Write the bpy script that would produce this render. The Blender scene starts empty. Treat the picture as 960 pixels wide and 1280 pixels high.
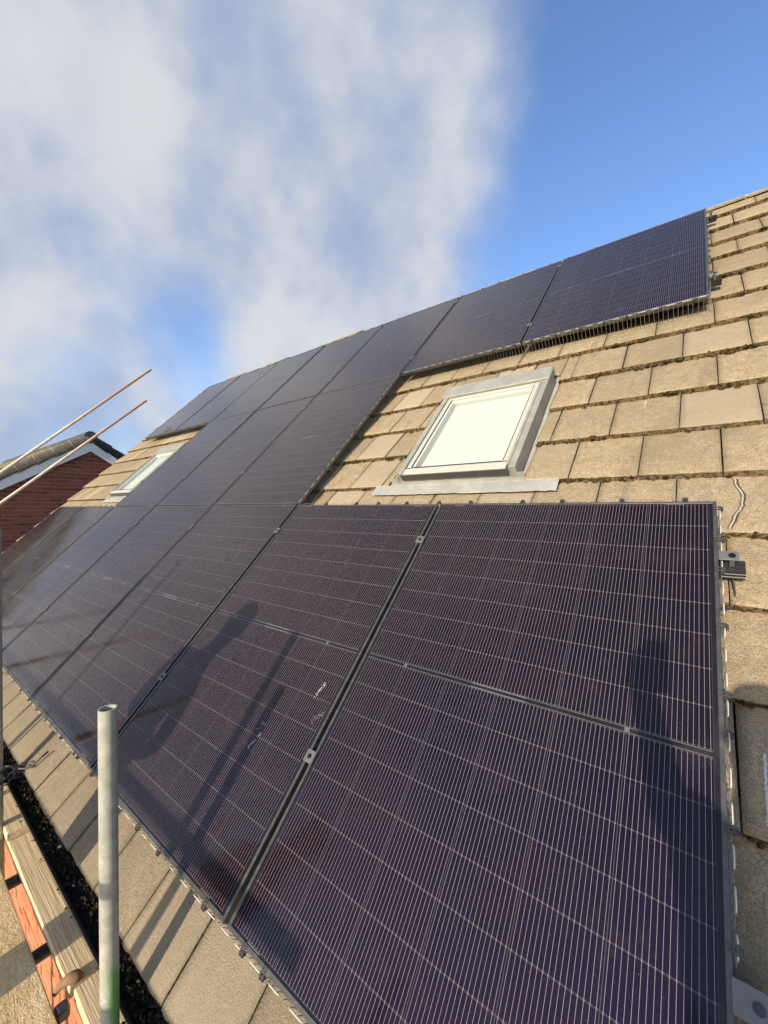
import bpy, bmesh, math, random
from mathutils import Vector, Matrix, Euler, noise
from math import sin, cos, pi, radians, sqrt, atan2
random.seed(11)
S = bpy.context.scene
C = S.collection

# ------------------------------------------------------------------ camera
cd = bpy.data.cameras.new('camera'); cam = bpy.data.objects.new('camera', cd); C.objects.link(cam); S.camera = cam
cd.sensor_fit = 'VERTICAL'; cd.sensor_height = 36; cd.lens = 36*500.9/1280
cd.clip_start = 0.01; cd.clip_end = 2000
CR, CU, CF = Vector((.789701, .613492, 0)), Vector((-.004814, .006204, .999969)), Vector((-.613473, .789677, -.007852))
CP = Vector((-.0696, -.6301, 1.2263))
cam.matrix_world = Matrix(((CR.x, CU.x, -CF.x, CP.x), (CR.y, CU.y, -CF.y, CP.y), (CR.z, CU.z, -CF.z, CP.z), (0, 0, 0, 1)))
S.render.resolution_x, S.render.resolution_y = 768, 1024

# ------------------------------------------------------------------ light, sky, exposure
SUN = Vector((.0764, -.9588, .2735)).normalized()
SUN_EL, SUN_AZ = math.asin(SUN.z), atan2(SUN.x, SUN.y)
S.view_settings.view_transform = 'Standard'; S.view_settings.look = 'None'
S.view_settings.exposure = 0.5; S.view_settings.gamma = 1
ld = bpy.data.lights.new('sun', 'SUN'); ld.energy = 4.2; ld.angle = radians(.53); ld.color = (1, .88, .70)
lo = bpy.data.objects.new('sun', ld); C.objects.link(lo); lo.rotation_euler = SUN.to_track_quat('Z', 'Y').to_euler()


class NT:
    """small helper to write node trees"""
    def __init__(s, tree): s.t = tree; s.n = tree.nodes; s.l = tree.links
    def new(s, ty, **kw):
        n = s.n.new(ty)
        for k, v in kw.items(): setattr(n, k, v)
        return n
    def put(s, sock, v):
        if isinstance(v, bpy.types.NodeSocket): s.l.new(v, sock)
        elif v is not None:
            if sock.type == 'RGBA' and not isinstance(v, (int, float)): v = tuple(v)[:3]+(1,)
            sock.default_value = v
    def m(s, op, a, b=None, c=None, clamp=False):
        n = s.new('ShaderNodeMath', operation=op, use_clamp=clamp)
        for i, v in enumerate((a, b, c)):
            if v is not None: s.put(n.inputs[i], v)
        return n.outputs[0]
    def vm(s, op, a, b=None):
        n = s.new('ShaderNodeVectorMath', operation=op); s.put(n.inputs[0], a)
        if b is not None: s.put(n.inputs[1], b)
        return n.outputs['Value' if op in ('DOT_PRODUCT', 'LENGTH') else 'Vector']
    def step(s, v, a, b, to0=0., to1=1.):
        n = s.new('ShaderNodeMapRange', interpolation_type='SMOOTHSTEP')
        s.put(n.inputs[0], v)
        for i, x in enumerate((a, b, to0, to1)): s.put(n.inputs[1+i], x)
        return n.outputs[0]
    def noise(s, vec, scale, detail=3., rough=.55, out='Fac', dist=0.):
        n = s.new('ShaderNodeTexNoise'); s.put(n.inputs['Vector'], vec)
        s.put(n.inputs['Scale'], scale); s.put(n.inputs['Detail'], detail); s.put(n.inputs['Roughness'], rough); s.put(n.inputs['Distortion'], dist)
        return n.outputs[out]
    def mix(s, f, a, b, blend='MIX'):
        n = s.new('ShaderNodeMix', data_type='RGBA', blend_type=blend)
        s.put(n.inputs[0], f); s.put(n.inputs[6], a); s.put(n.inputs[7], b)
        return n.outputs[2]
    def scale(s, vec, x, y, z):
        n = s.new('ShaderNodeMapping'); s.put(n.inputs[0], vec); n.inputs['Scale'].default_value = (x, y, z); return n.outputs[0]
    def sep(s, v):
        n = s.new('ShaderNodeSeparateXYZ'); s.put(n.inputs[0], v); return n.outputs
    def comb(s, x, y, z):
        n = s.new('ShaderNodeCombineXYZ')
        for i, v in enumerate((x, y, z)): s.put(n.inputs[i], v)
        return n.outputs[0]


w = bpy.data.worlds.new('World'); S.world = w; w.use_nodes = True
T = NT(w.node_tree); T.n.clear()
sky = T.new('ShaderNodeTexSky', sky_type='NISHITA'); sky.sun_disc = False
sky.sun_elevation = SUN_EL; sky.sun_rotation = SUN_AZ; sky.air_density = 1.0; sky.dust_density = 1.0; sky.ozone_density = 2.0
D = T.vm('NORMALIZE', T.new('ShaderNodeTexCoord').outputs['Generated'])
x, y, z = T.sep(D)
k = T.m('DIVIDE', 1., T.m('ADD', T.m('MAXIMUM', z, 0.), .35))
P = T.comb(T.m('MULTIPLY', x, k), T.m('MULTIPLY', y, k), T.m('MULTIPLY', z, .6))
Q = T.vm('ADD', D, T.comb(3.7, 1.3, .4))
n1 = T.noise(Q, 1.9, 3., .5); n2 = T.noise(Q, 4.6, 6., .54, dist=.1)
den = T.m('ADD', T.m('MULTIPLY', n1, .85), T.m('MULTIPLY', n2, .40))
def bump(den, c, r0, r1, amt):       # a cloud bank (or a clear gap) in direction c
    d = T.vm('DOT_PRODUCT', D, Vector(c).normalized())
    return T.m('ADD', den, T.step(d, cos(radians(r1)), cos(radians(r0)), 0., amt))
den = bump(den, (-.70, .27, .66), 10, 48, .46)
den = bump(den, (-.45, .63, .63), 2, 20, .24)
den = bump(den, (-.82, .30, .48), 3, 26, .22)
den = bump(den, (-.93, .33, .17), 1, 8, .20)
den = bump(den, (-.975, .18, .13), 1, 9, .22)
den = bump(den, (-.767, .548, .334), 1, 8, .16)
den = bump(den, (.076, .842, .535), 1, 9, .16)
den = bump(den, (-.05, .76, .64), 10, 30, -.40)
den = bump(den, (-.90, .31, .30), 3, 17, -.44)
den = bump(den, (-.90, -.25, .36), 8, 34, .24)  # out-of-view cloud bank added to take blue out of the panel reflections
den = bump(den, (-.80, .47, .38), 2, 11, -.22)
den = bump(den, (-.76, .12, .64), 1, 18, -.36)
cl = T.step(den, .46, 1.0)
shade = T.noise(Q, 3.3, 4., .5)
ccol = T.mix(T.step(T.m('ADD', T.m('MULTIPLY', shade, .8), T.m('MULTIPLY', n2, .5)), .50, .80), (.27, .33, .46), (.51, .52, .54))
bg = T.new('ShaderNodeBackground')
SKY_K = 0.105
tint = T.mix(1., sky.outputs[0], (1.42, 1.58, 1.93), 'MULTIPLY')
full = T.mix(T.m('MULTIPLY', cl, .95), tint, T.mix(1., ccol, (1/SKY_K, 1/SKY_K, 1/SKY_K), 'MULTIPLY'))
T.put(bg.inputs['Color'], full); bg.inputs['Strength'].default_value = SKY_K
T.l.new(bg.outputs[0], T.new('ShaderNodeOutputWorld').inputs[0])

# ------------------------------------------------------------------ object helpers
PITCH = radians(45.2)
RM = Matrix.Rotation(PITCH, 4, 'X')              # roof frame (u along the eave, v up the slope, n outwards) -> world
def rw(u, v, n=0.): return RM @ Vector((u, v, n))

def obj(name, mesh, mat=None, parent=None, kind=None, label=None):
    if isinstance(mesh, bmesh.types.BMesh):
        me = bpy.data.meshes.new(name); mesh.to_mesh(me); mesh.free(); mesh = me
    if mat is not None and len(mesh.materials) == 0:
        for mm in (mat if isinstance(mat, (list, tuple)) else [mat]): mesh.materials.append(mm)
    o = bpy.data.objects.new(name, mesh); C.objects.link(o)
    if parent: o.parent = parent
    if kind: o['kind'] = kind
    if label: o['label'] = label
    return o
def tag(o, label, cat, group=None, kind=None):
    if label: o['label'] = label
    if cat: o['category'] = cat
    if group: o['group'] = group
    if kind: o['kind'] = kind
    return o
def thing(name, label, cat, loc=(0, 0, 0), rot=(0, 0, 0), group=None):
    o = bpy.data.objects.new(name, None); C.objects.link(o); o.empty_display_size = .05
    o.location = loc; o.rotation_euler = rot
    return tag(o, label, cat, group)

def box(bm, a, b, mi=0, mtx=None):
    x0, y0, z0 = a; x1, y1, z1 = b
    vs = [bm.verts.new(p) for p in ((x0, y0, z0), (x1, y0, z0), (x1, y1, z0), (x0, y1, z0), (x0, y0, z1), (x1, y0, z1), (x1, y1, z1), (x0, y1, z1))]
    if mtx is not None:
        for v_ in vs: v_.co = mtx @ v_.co
    for f in ((3, 2, 1, 0), (4, 5, 6, 7), (0, 1, 5, 4), (1, 2, 6, 5), (2, 3, 7, 6), (3, 0, 4, 7)):
        bm.faces.new([vs[i] for i in f]).material_index = mi
    return vs
def bevel(bm, w_, seg=1):
    bmesh.ops.bevel(bm, geom=bm.edges[:], offset=w_, segments=seg, affect='EDGES', clamp_overlap=True)
    return bm
def smooth(o_or_me, ang=40):
    me = o_or_me.data if hasattr(o_or_me, 'data') else o_or_me
    for p in me.polygons: p.use_smooth = True
    try: me.set_sharp_from_angle(angle=radians(ang))
    except Exception: pass
    return o_or_me
def tube(bm, pts, r, seg=8, cap=True, mi=0, closed=False):
    pts = [Vector(p) for p in pts]; n = len(pts); rings = []; up = None
    for i, p in enumerate(pts):
        if closed: t = pts[(i+1) % n]-pts[i-1]
        else: t = pts[min(i+1, n-1)]-pts[max(i-1, 0)]
        t.normalize()
        if up is None: up = t.orthogonal().normalized()
        up = (up-t*up.dot(t)).normalized(); s_ = t.cross(up)
        rr = r[i] if isinstance(r, (list, tuple)) else r
        rings.append([bm.verts.new(p+(up*cos(2*pi*j/seg)+s_*sin(2*pi*j/seg))*rr) for j in range(seg)])
    for i in range(n if closed else n-1):
        A, B = rings[i], rings[(i+1) % n]
        for j in range(seg):
            f = bm.faces.new((A[j], A[(j+1) % seg], B[(j+1) % seg], B[j])); f.material_index = mi; f.smooth = True
    if cap and not closed:
        bm.faces.new(rings[0][::-1]).material_index = mi; bm.faces.new(rings[-1]).material_index = mi
    return bm
def pipe(bm, a, b, r, t, seg=20):
    """open hollow tube from a to b"""
    a, b = Vector(a), Vector(b); d = (b-a).normalized(); up = d.orthogonal().normalized(); s_ = d.cross(up)
    def ring(p, rr): return [bm.verts.new(p+(up*cos(2*pi*j/seg)+s_*sin(2*pi*j/seg))*rr) for j in range(seg)]
    R = [ring(a, r), ring(b, r), ring(b, r-t), ring(a, r-t)]
    for i in range(4):
        A, B = R[i], R[(i+1) % 4]
        for j in range(seg):
            f = bm.faces.new((A[j], A[(j+1) % seg], B[(j+1) % seg], B[j])); f.smooth = i in (0, 2)
    bmesh.ops.recalc_face_normals(bm, faces=bm.faces[:])
    for e in bm.edges:
        if len(e.link_faces) == 2 and e.link_faces[0].normal.dot(e.link_faces[1].normal) < .5: e.smooth = False
    return bm
def extrude(bm, prof, x0, x1, mi=0, axis=0, cap=True):
    """profile (list of 2d) swept along an axis"""
    def P(a, p): return {0: (a, p[0], p[1]), 1: (p[0], a, p[1]), 2: (p[0], p[1], a)}[axis]
    A = [bm.verts.new(P(x0, p)) for p in prof]; B = [bm.verts.new(P(x1, p)) for p in prof]; n = len(prof)
    for i in range(n): bm.faces.new((A[i], B[i], B[(i+1) % n], A[(i+1) % n])).material_index = mi
    if cap: bm.faces.new(A).material_index = mi; bm.faces.new(B[::-1]).material_index = mi
    bmesh.ops.recalc_face_normals(bm, faces=bm.faces[:])
    return bm

# ------------------------------------------------------------------ materials
def mat(name, build):
    m_ = bpy.data.materials.new(name); m_.use_nodes = True
    t = NT(m_.node_tree); t.n.clear(); out = t.new('ShaderNodeOutputMaterial')
    t.out = out; t.l.new(build(t), out.inputs[0]); return m_
def bsdf(t, col, rough=.6, bump=None, dist=.002, strength=1., **kw):
    b = t.new('ShaderNodeBsdfPrincipled'); t.put(b.inputs['Base Color'], col); t.put(b.inputs['Roughness'], rough)
    for k_, v in kw.items(): t.put(b.inputs[k_.replace('_', ' ')], v)
    if bump is not None:
        n = t.new('ShaderNodeBump'); n.inputs['Distance'].default_value = dist; n.inputs['Strength'].default_value = strength
        t.put(n.inputs['Height'], bump); t.l.new(n.outputs[0], b.inputs['Normal'])
    return b.outputs[0]
def oc(t): return t.new('ShaderNodeTexCoord').outputs['Object']
def rnd(t): return t.new('ShaderNodeObjectInfo').outputs['Random']
def opos(t): return t.new('ShaderNodeNewGeometry').outputs['Position']

def b_tile(edge):
    def f(t):
        p = opos(t); r = rnd(t)
        big = t.noise(p, 2.6, 4, .6); mid = t.noise(p, 22, 4, .65); fine = t.noise(p, 190, 3, .7); grit = t.noise(p, 420, 2, .6)
        c = t.mix(t.step(mid, .3, .72), (.295, .222, .130), (.46, .352, .215))
        c = t.mix(t.step(fine, .46, .58, 0, .8), c, (.18, .132, .068))
        c = t.mix(t.step(grit, .54, .66, 0, .75), c, (.63, .51, .335))
        c = t.mix(t.step(t.noise(p, 48, 5, .75), .54, .64, 0, .6), c, (.20, .15, .085))
        c = t.mix(t.step(t.noise(p, 75, 4, .7), .54, .66, 0, .6), c, (.52, .43, .29))
        c = t.mix(t.step(big, .5, .72, 0, .55), c, (.225, .185, .115))
        c = t.mix(t.step(t.noise(t.scale(p, 11, 2.2, 2.2), 1., 4, .6), .56, .72, 0, .45), c, (.17, .135, .085))
        c = t.mix(t.step(t.noise(p, 9, 5, .7), .62, .74, 0, .6), c, (.20, .165, .095))
        c = t.mix(t.m('MULTIPLY', r, .50), c, (.225, .175, .108))
        c = t.mix(t.step(t.m('FRACT', t.m('MULTIPLY', r, 7.31)), .72, 1., 0, .35), c, (.52, .43, .30))
        if edge == 2: c = t.mix(.5, c, (.165, .138, .102))  # eave course mixed towards a darker grey
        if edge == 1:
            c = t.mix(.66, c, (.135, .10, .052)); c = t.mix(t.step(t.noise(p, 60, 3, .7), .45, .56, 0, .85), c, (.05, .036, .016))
        h = t.m('ADD', t.m('MULTIPLY', fine, 1.), t.m('MULTIPLY', mid, .6))
        return bsdf(t, c, .93, h, .005, 1., Specular_IOR_Level=.2)
    return f
M_TILE = mat('buff_concrete_tile', b_tile(0)); M_TILE_E = mat('weathered_tile_edge', b_tile(1)); M_TILE_G = mat('darker_eave_tile', b_tile(2))
def b_ridge(t):
    p = opos(t); n = t.noise(p, 14, 5, .65)
    return bsdf(t, t.mix(t.step(n, .35, .7), (.30, .24, .155), (.43, .355, .25)), .92, t.noise(p, 150, 3, .7), .003, .7)
M_RIDGE = mat('ridge_tile_concrete', b_ridge)
def b_mortar(t):
    p = opos(t); return bsdf(t, t.mix(t.noise(p, 30, 4, .6), (.42, .38, .30), (.60, .55, .46)), .95, t.noise(p, 120, 3, .7), .004, .8)
M_MORTAR = mat('pale_mortar', b_mortar)
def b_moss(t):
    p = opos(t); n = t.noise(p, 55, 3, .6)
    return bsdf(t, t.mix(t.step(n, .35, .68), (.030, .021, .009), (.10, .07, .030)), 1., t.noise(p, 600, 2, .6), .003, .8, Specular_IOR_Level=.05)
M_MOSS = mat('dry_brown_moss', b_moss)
M_ROOF_SHADE = mat('roof_sheet_painted_shade', lambda t: bsdf(t, t.mix(t.noise(opos(t), 8, 3), (.014, .012, .010), (.026, .022, .018)), .95))  # near-black colour stands in for the shade under and between the panels

WIRE = .01135                                    # spacing of the fine silver wires across a half cell
TFT = 93.
def b_cell(t):
    o = oc(t); X, Y, Z = t.sep(o); r = rnd(t); p = opos(t)
    fx = t.m('ABSOLUTE', t.m('SUBTRACT', t.m('FRACT', t.m('ADD', t.m('DIVIDE', X, WIRE), 100.)), .5))
    wire = t.m('LESS_THAN', fx, .00038/WIRE)
    ax, ay = t.m('ABSOLUTE', X), t.m('ABSOLUTE', Y)
    tip = t.m('GREATER_THAN', ay, .0520); near = t.m('LESS_THAN', fx, .0022/WIRE)
    side = t.m('GREATER_THAN', ax, .0902)
    n = t.noise(p, 3.1, 3, .6); dust = t.noise(p, 7., 6, .72); spk = t.noise(p, 260, 2, .5)
    c = t.mix(t.m('ADD', t.m('MULTIPLY', n, .6), t.m('MULTIPLY', r, .4)), (.0050, .0026, .0042), (.0085, .0042, .0052))
    c = t.mix(t.step(dust, .52, .85, 0, .07), c, (.22, .16, .13))
    c = t.mix(t.step(spk, .68, .76, 0, .2), c, (.26, .22, .21))
    c = t.mix(t.m('MULTIPLY', side, .20), c, (.28, .25, .26))
    c = t.mix(t.m('MULTIPLY', tip, t.m('ADD', .14, t.m('MULTIPLY', near, .36))), c, (.42, .38, .37))
    c = t.mix(t.m('MULTIPLY', wire, .62), c, (.42, .375, .36))
    ro = t.step(t.noise(p, 5, 5, .65), .3, .75, .07, .17)
    return bsdf(t, c, .55, Coat_Weight=1., Coat_Roughness=ro, Coat_IOR=1.38, IOR=2.3, Specular_Tint=(.46, .39, .31, 1), Thin_Film_Thickness=TFT, Thin_Film_IOR=1.52)
M_CELL = mat('silicon_cell_under_glass', b_cell)
def b_lam(t):
    p = opos(t)
    return bsdf(t, t.mix(t.step(t.noise(p, 7, 6, .7), .45, .85, 0, .12), (.010, .008, .010), (.20, .17, .15)), .5, Coat_Weight=.9, Coat_Roughness=.09, Coat_IOR=1.36, Specular_IOR_Level=.08)
M_LAM = mat('black_backing_under_glass', b_lam)
M_RIB = mat('tinned_ribbon', lambda t: bsdf(t, (.11, .10, .095), .3, Coat_Weight=1., Coat_Roughness=.08))
M_FRAME = mat('black_anodised_aluminium', lambda t: bsdf(t, t.mix(t.step(t.noise(opos(t), 40, 4, .7), .35, .75), (.040, .037, .034), (.080, .073, .066)), .38, Specular_IOR_Level=.8))
M_RAIL = mat('dark_rail_aluminium', lambda t: bsdf(t, (.022, .021, .020), .4))
M_CLAMP = mat('grey_clamp_plate', lambda t: bsdf(t, t.mix(t.noise(opos(t), 60, 3), (.11, .105, .095), (.17, .16, .145)), .45, Metallic=.2))
M_BOLT = mat('steel_bolt', lambda t: bsdf(t, (.07, .07, .075), .3, Metallic=.9))
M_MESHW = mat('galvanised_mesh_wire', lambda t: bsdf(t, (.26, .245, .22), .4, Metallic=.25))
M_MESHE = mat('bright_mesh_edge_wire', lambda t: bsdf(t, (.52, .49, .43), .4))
M_CLIP = mat('black_plastic_clip', lambda t: bsdf(t, (.045, .043, .042), .35))
M_STEEL = mat('hook_steel', lambda t: bsdf(t, (.42, .40, .36), .45, Metallic=.5))
def b_clad(t):
    p = opos(t); return bsdf(t, t.mix(t.step(t.noise(p, 12, 4, .6), .3, .75), (.235, .228, .19), (.31, .30, .25)), .5, t.noise(p, 200, 2), .0006, .5)
M_CLAD = mat('grey_window_cladding', b_clad)
def b_lead(t):
    p = opos(t); return bsdf(t, t.mix(t.step(t.noise(p, 9, 5, .65), .3, .75), (.27, .262, .225), (.38, .368, .315)), .65, t.noise(p, 90, 3), .002, .5)
M_LEAD = mat('pale_flashing', b_lead)
M_SASH = mat('pale_sash_cladding', lambda t: bsdf(t, t.mix(t.noise(opos(t), 14, 4, .6), (.38, .37, .30), (.47, .455, .37)), .45))
M_BLIND = mat('cream_roller_blind', lambda t: bsdf(t, (.58, .572, .52), .85))
M_LINER = mat('white_window_lining', lambda t: bsdf(t, (.58, .575, .52), .7))
def b_glass(t):
    fr = t.new('ShaderNodeFresnel'); fr.inputs['IOR'].default_value = 1.5
    tr = t.new('ShaderNodeBsdfTransparent'); tr.inputs[0].default_value = (.95, .97, .95, 1)
    gl = t.new('ShaderNodeBsdfGlossy'); gl.inputs['Roughness'].default_value = .02
    mx = t.new('ShaderNodeMixShader'); t.put(mx.inputs[0], t.m('MULTIPLY', fr.outputs[0], t.m('SUBTRACT', 1., t.new('ShaderNodeNewGeometry').outputs['Backfacing']))); t.l.new(tr.outputs[0], mx.inputs[1]); t.l.new(gl.outputs[0], mx.inputs[2])
    return mx.outputs[0]
M_GLASS = mat('clear_window_glass', b_glass)
def b_wood(dark):
    def f(t):
        p = opos(t)
        g = t.noise(t.scale(p, 1.6, 46, 46), 1., 5, .65, dist=1.2); g2 = t.noise(t.scale(p, 3, 130, 130), 1., 3, .6)
        k_ = t.noise(t.scale(p, 3, 9, 9), 1., 4, .6)
        c = t.mix(t.step(g, .34, .66), (.64, .465, .255), (.80, .61, .36))
        c = t.mix(t.step(g2, .54, .72, 0, .45), c, (.40, .285, .16))
        c = t.mix(t.step(k_, .45, .75, 0, .7), c, (.74, .57, .345) if not dark else (.34, .25, .15))
        c = t.mix(t.step(t.noise(p, 60, 4, .7), .58, .72, 0, .45), c, (.74, .62, .44))
        return bsdf(t, c, .9, t.m('ADD', g, g2), .003, .7, Specular_IOR_Level=.15)
    return f
M_PLANK = mat('weathered_plank_wood', b_wood(False))
def b_deck(t):
    p = opos(t)
    a = t.noise(t.scale(p, 5, 16, 16), 1., 6, .7, dist=.6); b = t.noise(p, 70, 4, .7)
    c = t.mix(t.step(a, .32, .7), (.66, .43, .19), (.88, .64, .35))
    c = t.mix(t.step(b, .52, .68, 0, .65), c, (.42, .26, .11))
    c = t.mix(t.step(t.noise(p, 24, 4, .7), .57, .7, 0, .6), c, (.80, .63, .40))
    return bsdf(t, c, .95, t.m('ADD', a, b), .006, .9, Specular_IOR_Level=.1)
M_DECK = mat('muddy_deck_wood', b_deck)
def b_pole(green):
    def f(t):
        p = opos(t); o = oc(t); X, Y, Z = t.sep(o)
        n = t.noise(p, 26, 5, .7); n2 = t.noise(t.scale(p, 60, 60, 9), 1., 4, .6)
        c = t.mix(t.step(n, .3, .72), (.29, .288, .235), (.42, .41, .335))
        c = t.mix(t.step(n2, .55, .75, 0, .5), c, (.25, .245, .20))
        c = t.mix(t.step(t.noise(p, 55, 5, .75), .62, .70, 0, .7), c, (.60, .58, .50))
        c = t.mix(t.step(t.noise(p, 31, 5, .75), .64, .74, 0, .7), c, (.17, .10, .055))
        if green:
            g = t.m('MULTIPLY', t.step(t.noise(t.scale(p, 30, 30, 7), 1., 4, .6), .33, .52), t.step(Z, -.80, -.70, 1, 0))
            g = t.m('MULTIPLY', g, t.step(t.m('ADD', t.m('MULTIPLY', X, .80), t.m('MULTIPLY', Y, .60)), .004, .018))
            c = t.mix(t.m('MULTIPLY', g, .8), c, (.05, .27, .04))
        return bsdf(t, c, .55, n, .0012, .5)
    return f
M_POLE = mat('galvanised_tube', b_pole(None)); M_POLE_G = mat('galvanised_tube_green_paint', b_pole((-.70, -.60)))
def b_rust(t):
    p = opos(t); return bsdf(t, t.mix(t.noise(p, 40, 5, .7), (.16, .075, .03), (.33, .20, .11)), .85, t.noise(p, 150, 3), .002, .6)
M_RUST = mat('rusty_iron', b_rust)
def b_tubeend(t):
    p = opos(t); Y = t.sep(p)[1]
    n = t.noise(p, 9, 4, .6)
    c = t.mix(t.step(n, .35, .7), (.72, .64, .50), (.58, .47, .35)); c = t.mix(t.step(Y, 1.3, 2.6), c, (.42, .25, .17))
    return bsdf(t, c, .6)
M_TUBE2 = mat('guard_rail_tube_reddish_end', b_tubeend)
M_GUTTER = mat('black_plastic_gutter', lambda t: bsdf(t, (.018, .018, .018), .4))
M_DEBRIS = mat('gutter_debris', lambda t: bsdf(t, t.mix(t.step(t.noise(opos(t), 60, 3), .4, .7), (.016, .012, .008), (.075, .056, .032)), 1., Specular_IOR_Level=.1))
M_CABLE = mat('black_cable', lambda t: bsdf(t, (.03, .03, .03), .4))
def b_brick(a, b_):
    def f(t):
        p = opos(t); r = rnd(t)
        c = t.mix(r, a, b_); c = t.mix(t.step(t.noise(p, 30, 4, .7), .5, .75, 0, .5), c, (a[0]*.55, a[1]*.55, a[2]*.6))
        return bsdf(t, c, .9, t.noise(p, 160, 3, .7), .003, .8)
    return f
M_BRICK_N = mat('dark_red_brick', b_brick((.20, .056, .033), (.34, .105, .062)))
M_JOINT_N = mat('brown_mortar_joint', lambda t: bsdf(t, (.42, .28, .21), .95))
M_BRICK_H = mat('orange_brick', b_brick((.40, .15, .07), (.52, .22, .11)))
M_JOINT_H = mat('cream_mortar_joint', lambda t: bsdf(t, (.62, .50, .36), .95))
M_WHITE = mat('white_bargeboard', lambda t: bsdf(t, (.78, .80, .82), .4))
def b_verge(t):
    p = opos(t); return bsdf(t, t.mix(t.step(t.noise(p, 6, 4, .6), .35, .7), (.055, .052, .046), (.095, .088, .072)), .85, t.noise(p, 100, 3), .003, .6)
M_VERGE = mat('grey_brown_verge_tile', b_verge)
def b_ntile(t):
    p = opos(t); return bsdf(t, t.mix(t.step(t.noise(p, 10, 5, .7), .4, .65), (.13, .11, .07), (.33, .28, .11)), .95, t.noise(p, 80, 3), .005, .8)
M_NTILE = mat('lichen_roof_tile', b_ntile)
M_LAP = mat('pale_lichen_joint', lambda t: bsdf(t, (.36, .33, .20), .95))
M_DARKV = mat('dark_slate_verge', lambda t: bsdf(t, (.06, .055, .05), .8))
M_GROUND = mat('garden_ground', lambda t: bsdf(t, t.mix(t.step(t.noise(opos(t), 1.5, 6, .7), .4, .65), (.06, .085, .03), (.16, .13, .075)), .95))
M_CRACK = mat('crack_line_dark', lambda t: bsdf(t, (.05, .04, .03), .95))
M_PAINT = mat('white_dropping', lambda t: bsdf(t, (.55, .53, .49), .7))
M_SMEAR = mat('pale_dust_smear', lambda t: bsdf(t, t.mix(t.noise(opos(t), 220, 4, .7), (.10, .10, .11), (.42, .42, .44)), .7, Coat_Weight=.6, Coat_Roughness=.1))

# ------------------------------------------------------------------ setting
bm = bmesh.new(); box(bm, (-600, -600, -3.3), (600, 600, -3.2)); o = obj('ground', bm, M_GROUND); o['kind'] = 'structure'

# ------------------------------------------------------------------ the house with the tiled roof
GAUGE = [-.255, .09, .43, .765, 1.09, 1.40, 1.71, 2.04, 2.37, 2.705, 3.045, 3.39, 3.73, 4.08, 4.43, 4.735, 5.06, 5.39]
TW, NT0, TH = .2945, -.095, .033
VERGE_L, VERGE_R = -8.775, 3.2
PP, HH, PW, PH = 1.154, 1.775, 1.134, 1.762      # panel pitch across / up, panel size
house = thing('house', 'house roof of buff concrete tiles carrying the solar panels', 'house')
def roof_obj(name, bm_, mat_, parent, **kw):
    o = obj(name, bm_, mat_, parent, **kw); o.matrix_parent_inverse = Matrix(); return o
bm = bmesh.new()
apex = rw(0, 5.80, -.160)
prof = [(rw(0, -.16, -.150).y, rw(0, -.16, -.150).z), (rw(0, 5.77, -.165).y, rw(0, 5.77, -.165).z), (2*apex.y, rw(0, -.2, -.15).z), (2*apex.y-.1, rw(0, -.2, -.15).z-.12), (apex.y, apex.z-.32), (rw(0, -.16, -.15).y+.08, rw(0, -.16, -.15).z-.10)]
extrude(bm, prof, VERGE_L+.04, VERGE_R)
roof = roof_obj('roof', bm, M_ROOF_SHADE, house)

def tile_mesh(w_, l, th, seed, cut=False):
    rs = random.Random(seed); bm_ = bmesh.new(); nx = 9; ys = [0, .012, .12, l]
    grid = []
    ed = [rs.gauss(0, .0013) for _ in range(nx+1)]
    for j, yy in enumerate(ys):
        row = []
        for i in range(nx+1):
            zz = rs.gauss(0, .0006) - (.0045 if j == 0 else 0)
            row.append(bm_.verts.new((w_*i/nx, yy+(ed[i] if j < 2 else 0), zz)))
        grid.append(row)
    for j in range(len(ys)-1):
        for i in range(nx):
            f = bm_.faces.new((grid[j][i], grid[j][i+1], grid[j+1][i+1], grid[j+1][i])); f.smooth = True
    bot = [[bm_.verts.new((w_*i/nx, (ed[i]*1.3+rs.gauss(0, .0016)+.002) if j == 0 else l, -th+(rs.gauss(0, .0018) if j == 0 else 0))) for i in range(nx+1)] for j in (0, 1)]
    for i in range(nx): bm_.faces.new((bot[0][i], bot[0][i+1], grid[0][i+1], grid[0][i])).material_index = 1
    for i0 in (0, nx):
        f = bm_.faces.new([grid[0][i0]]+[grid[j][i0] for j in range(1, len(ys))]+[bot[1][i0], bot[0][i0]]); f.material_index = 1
    bmesh.ops.recalc_face_normals(bm_, faces=bm_.faces[:])
    me = bpy.data.meshes.new('roof_tile'); bm_.to_mesh(me); bm_.free()
    me.materials.append(M_TILE); me.materials.append(M_TILE_E); return me
TILES = [tile_mesh(TW-.005, .42, TH, 100+i) for i in range(8)]
HOLES = [(-1.692, -.797, 2.03, 3.125), (-6.745, -5.80, 2.03, 3.125)]
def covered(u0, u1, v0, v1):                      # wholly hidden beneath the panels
    m_ = .03  # tiles left out close to the edges so the shade-dark sheet shows
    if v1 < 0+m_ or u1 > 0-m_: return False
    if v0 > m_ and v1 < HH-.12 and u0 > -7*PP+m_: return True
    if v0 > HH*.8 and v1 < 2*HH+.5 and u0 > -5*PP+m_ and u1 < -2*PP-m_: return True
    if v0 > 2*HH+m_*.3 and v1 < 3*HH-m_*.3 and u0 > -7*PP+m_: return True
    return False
moss_pts = []
ntiles = 0
cracked = None
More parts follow.
